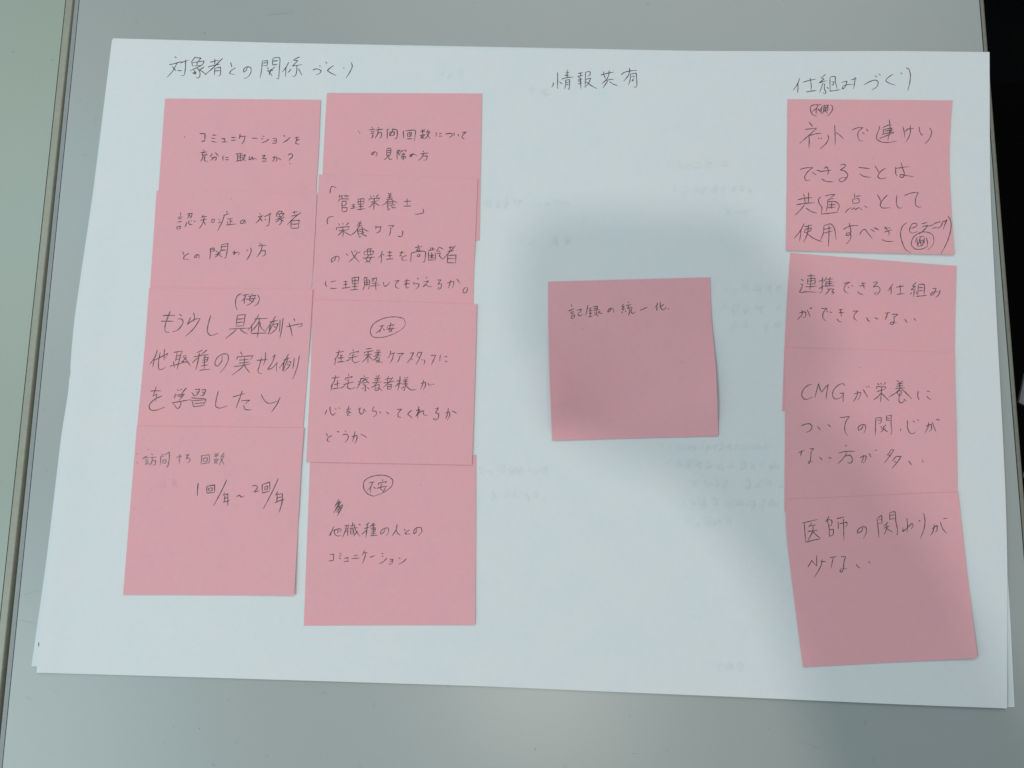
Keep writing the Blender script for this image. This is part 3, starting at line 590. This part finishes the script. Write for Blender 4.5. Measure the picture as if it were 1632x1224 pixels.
755,625 795,615|785,582 780,640 765,705|780,635 742,672|785,635 800,650|820,590 828,600|850,588 838,605|810,618 855,610|812,632 850,626|805,650 855,642|832,605 828,680 820,705 808,700|820,668 795,690|850,650 835,668|838,668 880,700 918,695
960,645 1000,632 1000,665 980,698|985,612 975,660 955,695|1020,640 1035,665|1045,652 1050,660|1062,648 1072,655
@b3 490 490 5.3214 third line
165,868 145,912|190,840 195,890 215,915 238,895|235,858 245,865|262,852 275,855
330,865 370,860|352,835 340,875 328,890|330,890 355,878 352,900|372,890 345,900 335,915 365,915
430,868 450,850 440,885 455,908 475,890 478,860 500,890
565,840 555,860 548,880 580,880 585,905 560,930
610,882 625,898|670,888 692,905
760,865 800,860|800,860 770,895 768,925 792,935
885,868 855,900 850,908 870,920 890,940
945,840 935,940|920,875 955,865 915,925|920,920 960,885 985,875 985,910 1018,915
1080,860 1110,850 1085,895 1110,900 1110,935 1085,955 1065,945 1085,935
1170,895 1205,885 1205,920 1185,955|1195,855 1185,910 1170,945|1225,875 1265,900
@b3 490 490 5.3214 fourth line
158,1065 172,1095|208,1085 175,1105 165,1130 190,1140|250,1050 268,1058
315,1045 328,1055|300,1080 330,1075 345,1090 340,1120 318,1145
375,1095 420,1085 418,1120 400,1155|405,1050 390,1110 378,1140|450,1075 475,1085 502,1105
@b4 500 740 6.277 word inside a rounded oval
600,318 540,295 500,240 505,170 560,130 660,108 740,120 790,160 780,215 710,275 630,308 600,318 565,310
552,185 608,175|590,180 570,225 535,265|572,225 565,290|595,225 620,245
685,150 690,165|650,185 645,210|652,188 728,172 715,192|685,195 665,240 695,270|630,240 740,218|720,230 690,280
@b4 500 740 6.277 crossed out scribble
250,348 208,430|262,362 215,455|272,375 198,487|285,400 225,482|291,408 235,515|268,455 240,490|215,405 262,372|222,440 288,405|232,470 275,430
@b4 500 740 6.277 first line
200,622 185,660 152,715|180,665 165,715|190,665 265,645 275,660 255,680|245,645 240,690|215,650 205,690 235,718 275,712
305,615 355,605|325,612 310,680 285,732|345,608 340,720|325,645 345,640|320,670 345,665|362,618 388,614|355,640 440,635|365,655 368,700|368,655 395,652 395,695 368,700|368,678 393,675|390,580 392,625|405,600 420,660 465,722|440,665 400,720|450,595 468,612
555,582 520,610|505,645 555,630|538,605 530,660 520,732|530,655 480,700|605,585 580,605|560,620 625,605|570,640 615,635 612,670 572,678|572,658 612,652|595,595 592,710|570,695 625,690|565,715 640,712
715,640 700,680 670,700 668,675 700,645 740,635 750,665 728,715
835,600 825,650 782,720|822,655 840,690 865,708
905,645 915,668|960,655 925,675 912,695 970,698
1030,645 1020,685 998,695 1005,660 1040,630 1075,635 1080,670 1045,718
@b4 500 740 6.277 second line
160,905 200,895|200,895 195,965|148,968 195,962
258,888 278,898|255,912 275,920|252,935 270,948
305,942 345,932 335,968|300,972 355,968
400,915 440,910|378,945 455,940
508,860 485,910|500,885 540,885|520,890 510,930 488,990
560,932 612,912
680,888 695,897|680,918 695,925|730,940 700,970 655,998
760,950 795,948|795,948 782,992|758,970 785,968|750,1000 780,995
850,935 868,945|928,942 895,975 850,1000
@m1 870 440 5.829 one line
238,265 240,285|210,325 262,300|225,338 262,328|228,352 262,345|235,368 238,398|238,370 268,362 262,388 240,395|290,318 328,305 320,335 300,345|300,345 302,365 325,368 342,352
390,270 370,365|398,305 425,292|395,325 430,318|412,300 412,370|400,350 430,342|395,378 435,370|440,285 480,280 475,315|445,300 478,298|440,320 500,312|472,318 475,365 490,372|450,335 460,342|465,350 445,362|505,325 485,338|485,340 528,348
605,300 595,325 575,335 578,318 600,298 625,305 628,340
725,258 705,285 728,285 702,310 738,302|720,310 718,325|705,328 710,345|735,322 745,335|765,235 768,250|742,275 795,262|775,272 758,300 800,292|790,285 805,298|775,305 775,345 765,365|795,300 792,335 808,348 830,330
875,318 915,300 942,290
1040,250 1025,280 1010,292|1030,280 1030,322|1095,262 1062,285|1062,240 1065,290 1080,312 1112,300 1115,285
1135,300 1138,304
@mid 0 0 1 dark end of a pen stroke
62,1024 61.5,1031
"""
def spline(P):
    if len(P) == 2:
        n = max(2, int((P[1] - P[0]).length / 2.2)); bow = (P[1] - P[0]).orthogonal() * random.uniform(-.035, .035)
        return [P[0].lerp(P[1], i / n) + bow * 4 * (i / n) * (1 - i / n) for i in range(n + 1)]
    out = []
    for i in range(len(P) - 1):
        a, b = P[i], P[i + 1]; L = (b - a).length
        if L < 1e-6: continue
        def tan(k):
            if k == 0 or k == len(P) - 1: return Vector((0, 0))
            u = (P[k] - P[k - 1]); v = (P[k + 1] - P[k])
            if u.length < 1e-6 or v.length < 1e-6: return Vector((0, 0))
            c = u.normalized().dot(v.normalized())
            if c < -.1: return Vector((0, 0))
            return (u.normalized() + v.normalized()).normalized() * L * min(1, .45 + .55 * c)
        ta, tb = tan(i), tan(i + 1)
        if i == 0: ta = (b - a) * .8
        if i == len(P) - 2: tb = (b - a) * .8
        n = max(2, int(L / 1.6))
        for j in range(n):
            t = j / n; t2 = t * t; t3 = t2 * t
            out.append(a * (2 * t3 - 3 * t2 + 1) + ta * (t3 - 2 * t2 + t) + b * (-2 * t3 + 3 * t2) + tb * (t3 - t2))
    out.append(P[-1]); return out
def ribbon(V, F, pts, sheet, width, dz):
    k = len(pts); base = len(V); ph = random.uniform(0, 9)
    for i, p in enumerate(pts):
        d = (pts[min(i + 1, k - 1)] - pts[max(i - 1, 0)])
        if d.length < 1e-6: d = Vector((1, 0))
        d.normalize(); n = Vector((-d.y, d.x)); t = i / (k - 1)
        w_ = width * (.62 + .38 * smooth(0, .12, t)) * (1 - .50 * smooth(.6, 1, t)) * (1 + .16 * math.sin(ph + i * .9)) / 2
        for sgn_ in (-1, 1):
            q_ = p + n * (w_ * sgn_); V.append(sheet.on(q_.x, q_.y, dz))
    for i in range(k - 1):
        a = base + 2 * i; F.append((a, a + 1, a + 3, a + 2))
cur = None; layer = 0
def flush():
    if cur and cur['F']:
        key = cur['key']; parent = NOTES[key][1]
        o = link_mesh(cur['name'], cur['V'], cur['F'], cur['mat'], parent); o['label'] = cur['label']
for line in INK.strip().split('\n'):
    line = line.strip()
    if not line: continue
    if line[0] == '@':
        flush(); a = line[1:].split(' ', 4); key, ox, oy, s = a[0], float(a[1]), float(a[2]), float(a[3])
        key = {'r1': 'd1', 'r2': 'd2', 'r3': 'd3', 'r4': 'd4', 'm1': 'c1'}.get(key, key); desc = a[4]
        faint = 'fainter' in desc
        cur = dict(key=key, V=[], F=[], label='handwriting, ' + desc, mat=M['pencil'] if faint else M['ink'],
                   name='heading' if 'heading' in desc else 'encircled_word' if ('oval' in desc or 'circled' in desc or 'bracketed word' in desc) else 'scribble' if 'scribble' in desc else 'handwritten_line')
        width = 1.25 if key != 'sheet' else 1.25
        if key in ('a1', 'a4', 'b1'): width = 1.4
        if 'scribble' in desc: width = 1.3
        if 'small bracketed' in desc: width = 1.25
        continue
    for st in line.split('|'):
        P = [Vector([float(c) for c in p.split(',')]) / s + Vector((ox, oy)) for p in st.split()]
        # a slightly unsteady hand
        P = [p + Vector((random.uniform(-.15, .15), random.uniform(-.15, .15))) for p in P]
        if len(P) == 2 and (P[1] - P[0]).length < 1.6: P[1] = P[0] + (P[1] - P[0]).normalized() * 1.7
        layer = (layer + 1) % 12
        ribbon(cur['V'], cur['F'], spline(P), NOTES[cur['key']][0], width * random.uniform(.9, 1.12), .00006 + layer * .000002)
flush()

# stray pen and pencil specks on the notes
for key, px, py, m in (('a1', 293.5, 192, 'ink'), ('c1', 1088, 577, 'ink'), ('c1', 929, 524, 'pencil'), ('c1', 972, 670, 'pencil'), ('d3', 1371, 586, 'ink'), ('a4', 213.5, 811, 'ink'),
                       ('b4', 671, 773, 'ink'), ('b4', 730, 917, 'pencil'), ('b4', 531, 977, 'pencil'), ('a2', 422, 366, 'pencil'), ('b4', 553, 804, 'pencil'), ('a3', 228, 616, 'ink'),
                       ('sheet', 953, 1008, 'pencil'), ('d2', 1330, 450, 'pencil'), ('a2', 369, 316, 'pencil'), ('d1', 1468, 188, 'pencil'), ('d1', 1392, 253, 'pencil')):
    V = []; r = random.uniform(.45, .75)
    for i in range(7):
        a = i / 7 * 2 * math.pi; V.append(NOTES[key][0].on(px + r * math.cos(a), py + r * .8 * math.sin(a) + .2 * math.sin(3 * a), .00005))
    link_mesh('ink_speck', V, [tuple(range(6, -1, -1))], M[m], NOTES[key][1])

# pen marks on the sheet below, showing faintly through the top sheet
def ghost_row(x0, x1, y, size, tilt=0.0, parent_key='sheet', mat='ghost', wd=3.0, n_gap=.2):
    V = []; F = []; x = x0
    while x < x1:
        sz = size * random.uniform(.75, 1.1)
        if random.random() > .12:
            for _ in range(random.randint(3, 6)):
                ang = random.choice((0, 0, math.pi / 2, math.pi / 2, 1.0, 2.2)) + random.uniform(-.2, .2)
                c = Vector((x + random.uniform(.2, .8) * sz, y + tilt * (x - x0) + random.uniform(-.35, .35) * sz)); L = sz * random.uniform(.25, .5)
                d = Vector((math.cos(ang), math.sin(ang))) * L
                ribbon(V, F, spline([c - d, c + d.orthogonal() * random.uniform(-.2, .2), c + d]), NOTES[parent_key][0], wd, .00003 + (len(F) % 97) * .0000012)
        x += sz * (1 + random.uniform(.1, n_gap + .3))
    link_mesh('show_through_writing', V, F, M[mat], NOTES[parent_key][1])
for r in ((838, 868, 145, 14), (700, 740, 117, 12), (1068, 1215, 302, 13), (770, 905, 324, 13), (1155, 1200, 336, 12), (820, 905, 382, 15), (1062, 1150, 262, 12),
          (1150, 1250, 461, 14), (1146, 1245, 491, 14), (1150, 1246, 520, 13), (1060, 1240, 741, 14), (1062, 1240, 772, 15), (1080, 1248, 803, 15), (1090, 1180, 832, 14),
          (762, 870, 751, 13), (762, 868, 791, 13), (760, 800, 826, 12), (1122, 1182, 1062, 14), (1050, 1240, 712, 9)):
    ghost_row(*r[:4])
ghost_row(252, 285, 774, 13, parent_key='a4', mat='smudge', wd=2.2)

# fine scratches and crumbs on the table
for pts in (((33, 950), (48, 945), (66, 940)), ((28, 988), (42, 990), (57, 994)), ((40, 1110), (52, 1116)), ((420, 24), (470, 19)), ((1270, 1180), (1310, 1193))):
    V = []; P = spline([Vector(p) for p in pts])
    for i, p in enumerate(P):
        for sg in (-1, 1): V.append(at(p.x, p.y + sg * .28 * (1 - abs(2 * i / (len(P) - 1) - 1) ** 3), .00004))
    adopt(link_mesh('scratch', V, [(2 * i, 2 * i + 1, 2 * i + 3, 2 * i + 2) for i in range(len(P) - 1)], M['band'], table))
for px, py, r in ((853, 1194, .9), (1010, 1201, .8), (318, 1161, .7), (326, 53, .8), (263, 1183, .7), (1225, 1162, .6), (276, 1158, .6), (1502, 34, .6)):
    adopt(link_mesh('speck', [at(px + r * math.cos(a) * random.uniform(.7, 1), py + r * math.sin(a) * random.uniform(.7, 1), .00004) for a in (5, 4, 3, 2, 1, 0)], [(0, 1, 2, 3, 4, 5)], M['seam'], table))

# ------------------------------------------------------------------ the photographer, standing beyond the lower right of the frame
person = bpy.data.objects.new('person', None); COL.objects.link(person); person.location = (.36, -.52, -.7)
tag(person, 'person in a dark shirt leaning over the table and holding a phone', 'person')
PP = Matrix.Translation((-.36, .52, .7))
PH = CAM + Vector((.040, -.002, .0075))    # centre of the phone
def skin_body(name, chains, mat, sub=2):
    """chains: list of [(point, radius), ...]; a later chain may begin at an earlier point index"""
    V = []; E = []; R = []
    for ch, root in chains:
        prev = root
        for p, r in ch:
            V.append(tuple(p)); R.append(r); i = len(V) - 1
            if prev is not None: E.append((prev, i))
            prev = i
    me = bpy.data.meshes.new(name); me.from_pydata(V, E, []); o = bpy.data.objects.new(name, me); COL.objects.link(o)
    md = o.modifiers.new('skin', 'SKIN'); md.use_smooth_shade = True
    for i, sv in enumerate(me.skin_vertices[0].data):
        r = R[i]; sv.radius = (r, r) if not isinstance(r, tuple) else r
        sv.use_root = i == 0
    o.modifiers.new('sub', 'SUBSURF').levels = sub; o.modifiers['sub'].render_levels = sub
    me.materials.append(mat); o.parent = person; o.matrix_parent_inverse = PP
    return o
hx, hy, hz = PH.x + .060, PH.y - .022, PH.z + .014          # right palm behind the lower right corner of the phone
T = Vector((.03, .38, 0))
body = [([(Vector((.34, -.82, .22)) + T, .14), (Vector((.34, -.80, .36)) + T, .14), (Vector((.335, -.76, .50)) + T, .145), (Vector((.33, -.71, .63)) + T, .11), (Vector((.325, -.68, .71)) + T, .055), (Vector((.32, -.63, .80)) + T, .072), (Vector((.32, -.60, .88)) + T, .08)], None),
        ([((.45, -.34, .62), .060), ((.29, -.34, .55), .050), ((.155, -.285, .51), .044), ((.136, -.224, .47), .037), ((.118, -.172, .448), .031), ((.092, -.137, .434), .032), ((.068, -.114, .430), .032), ((.038, -.110, .428), .029), ((.010, -.100, .424), .021)], 3),
        ([((.22, -.38, .61), .058), ((.19, -.50, .42), .048), ((.20, -.55, .26), .040), ((.22, -.54, .12), .028)], 3),
        ([((.28, -.46, .06), .09), ((.27, -.54, -.22), .065), ((.27, -.55, -.62), .045), ((.27, -.46, -.67), .035)], 0),
        ([((.45, -.46, .06), .09), ((.46, -.54, -.22), .065), ((.46, -.55, -.62), .045), ((.46, -.46, -.67), .035)], 0)]
skin_body('body', body, M['shirt'])
for k in range(4):                          # fingers curling under the long edge of the phone
    x = PH.x + .052 - k * .0 + .0; L = (.052, .058, .055, .045)[k]
    y = hy + .020 - k * .017
    skin_body('finger', [([((hx, y, hz + .004), .009), ((hx - .018, y + .002, hz + .010), .0085), ((hx - .018 - L * .45, y + .003, hz + .008), .008), ((hx - .018 - L * .8, y + .003, hz + .001), .007)], None)], M['skin'])
skin_body('thumb', [([((hx + .004, hy - .012, hz), .011), ((hx - .004, hy + .012, hz + .020), .010), ((hx - .022, hy + .028, hz + .021), .009), ((hx - .036, hy + .034, hz + .017), .008)], None)], M['skin'])
px0, px1, py0, py1, pz0, pz1 = PH.x - .045, PH.x + .048, PH.y - .031, PH.y + .031, PH.z - .0040, PH.z + .0040
V = []
for z, ins in ((pz0, .003), (pz0 + .0015, 0), (pz1 - .0015, 0), (pz1, .003)):
    for cx_, cy_, a0 in ((px1, py1, 0), (px0, py1, 90), (px0, py0, 180), (px1, py0, 270)):
        for i in range(6):
            a = math.radians(a0 + i * 18); r = .021
            ccx = cx_ - r * (1 if cx_ > PH.x else -1); ccy = cy_ - r * (1 if cy_ > PH.y else -1)
            V.append((ccx + (r - ins) * math.cos(a), ccy + (r - ins) * math.sin(a), z))
n = 24; F = [tuple(range(n - 1, -1, -1)), tuple(range(3 * n, 4 * n))]
for l in range(3):
    for i in range(n): F.append((l * n + i, l * n + (i + 1) % n, (l + 1) * n + (i + 1) % n, (l + 1) * n + i))
ph = link_mesh('phone', V, F, M['phone']); tag(ph, 'dark phone held flat above the paper by the photographer', 'phone')
sv = [(px0 + .004, py0 + .004, pz1 + .0002), (px1 - .004, py0 + .004, pz1 + .0002), (px1 - .004, py1 - .004, pz1 + .0002), (px0 + .004, py1 - .004, pz1 + .0002)]
link_mesh('screen', sv, [(0, 1, 2, 3)], M['plastic'], ph)
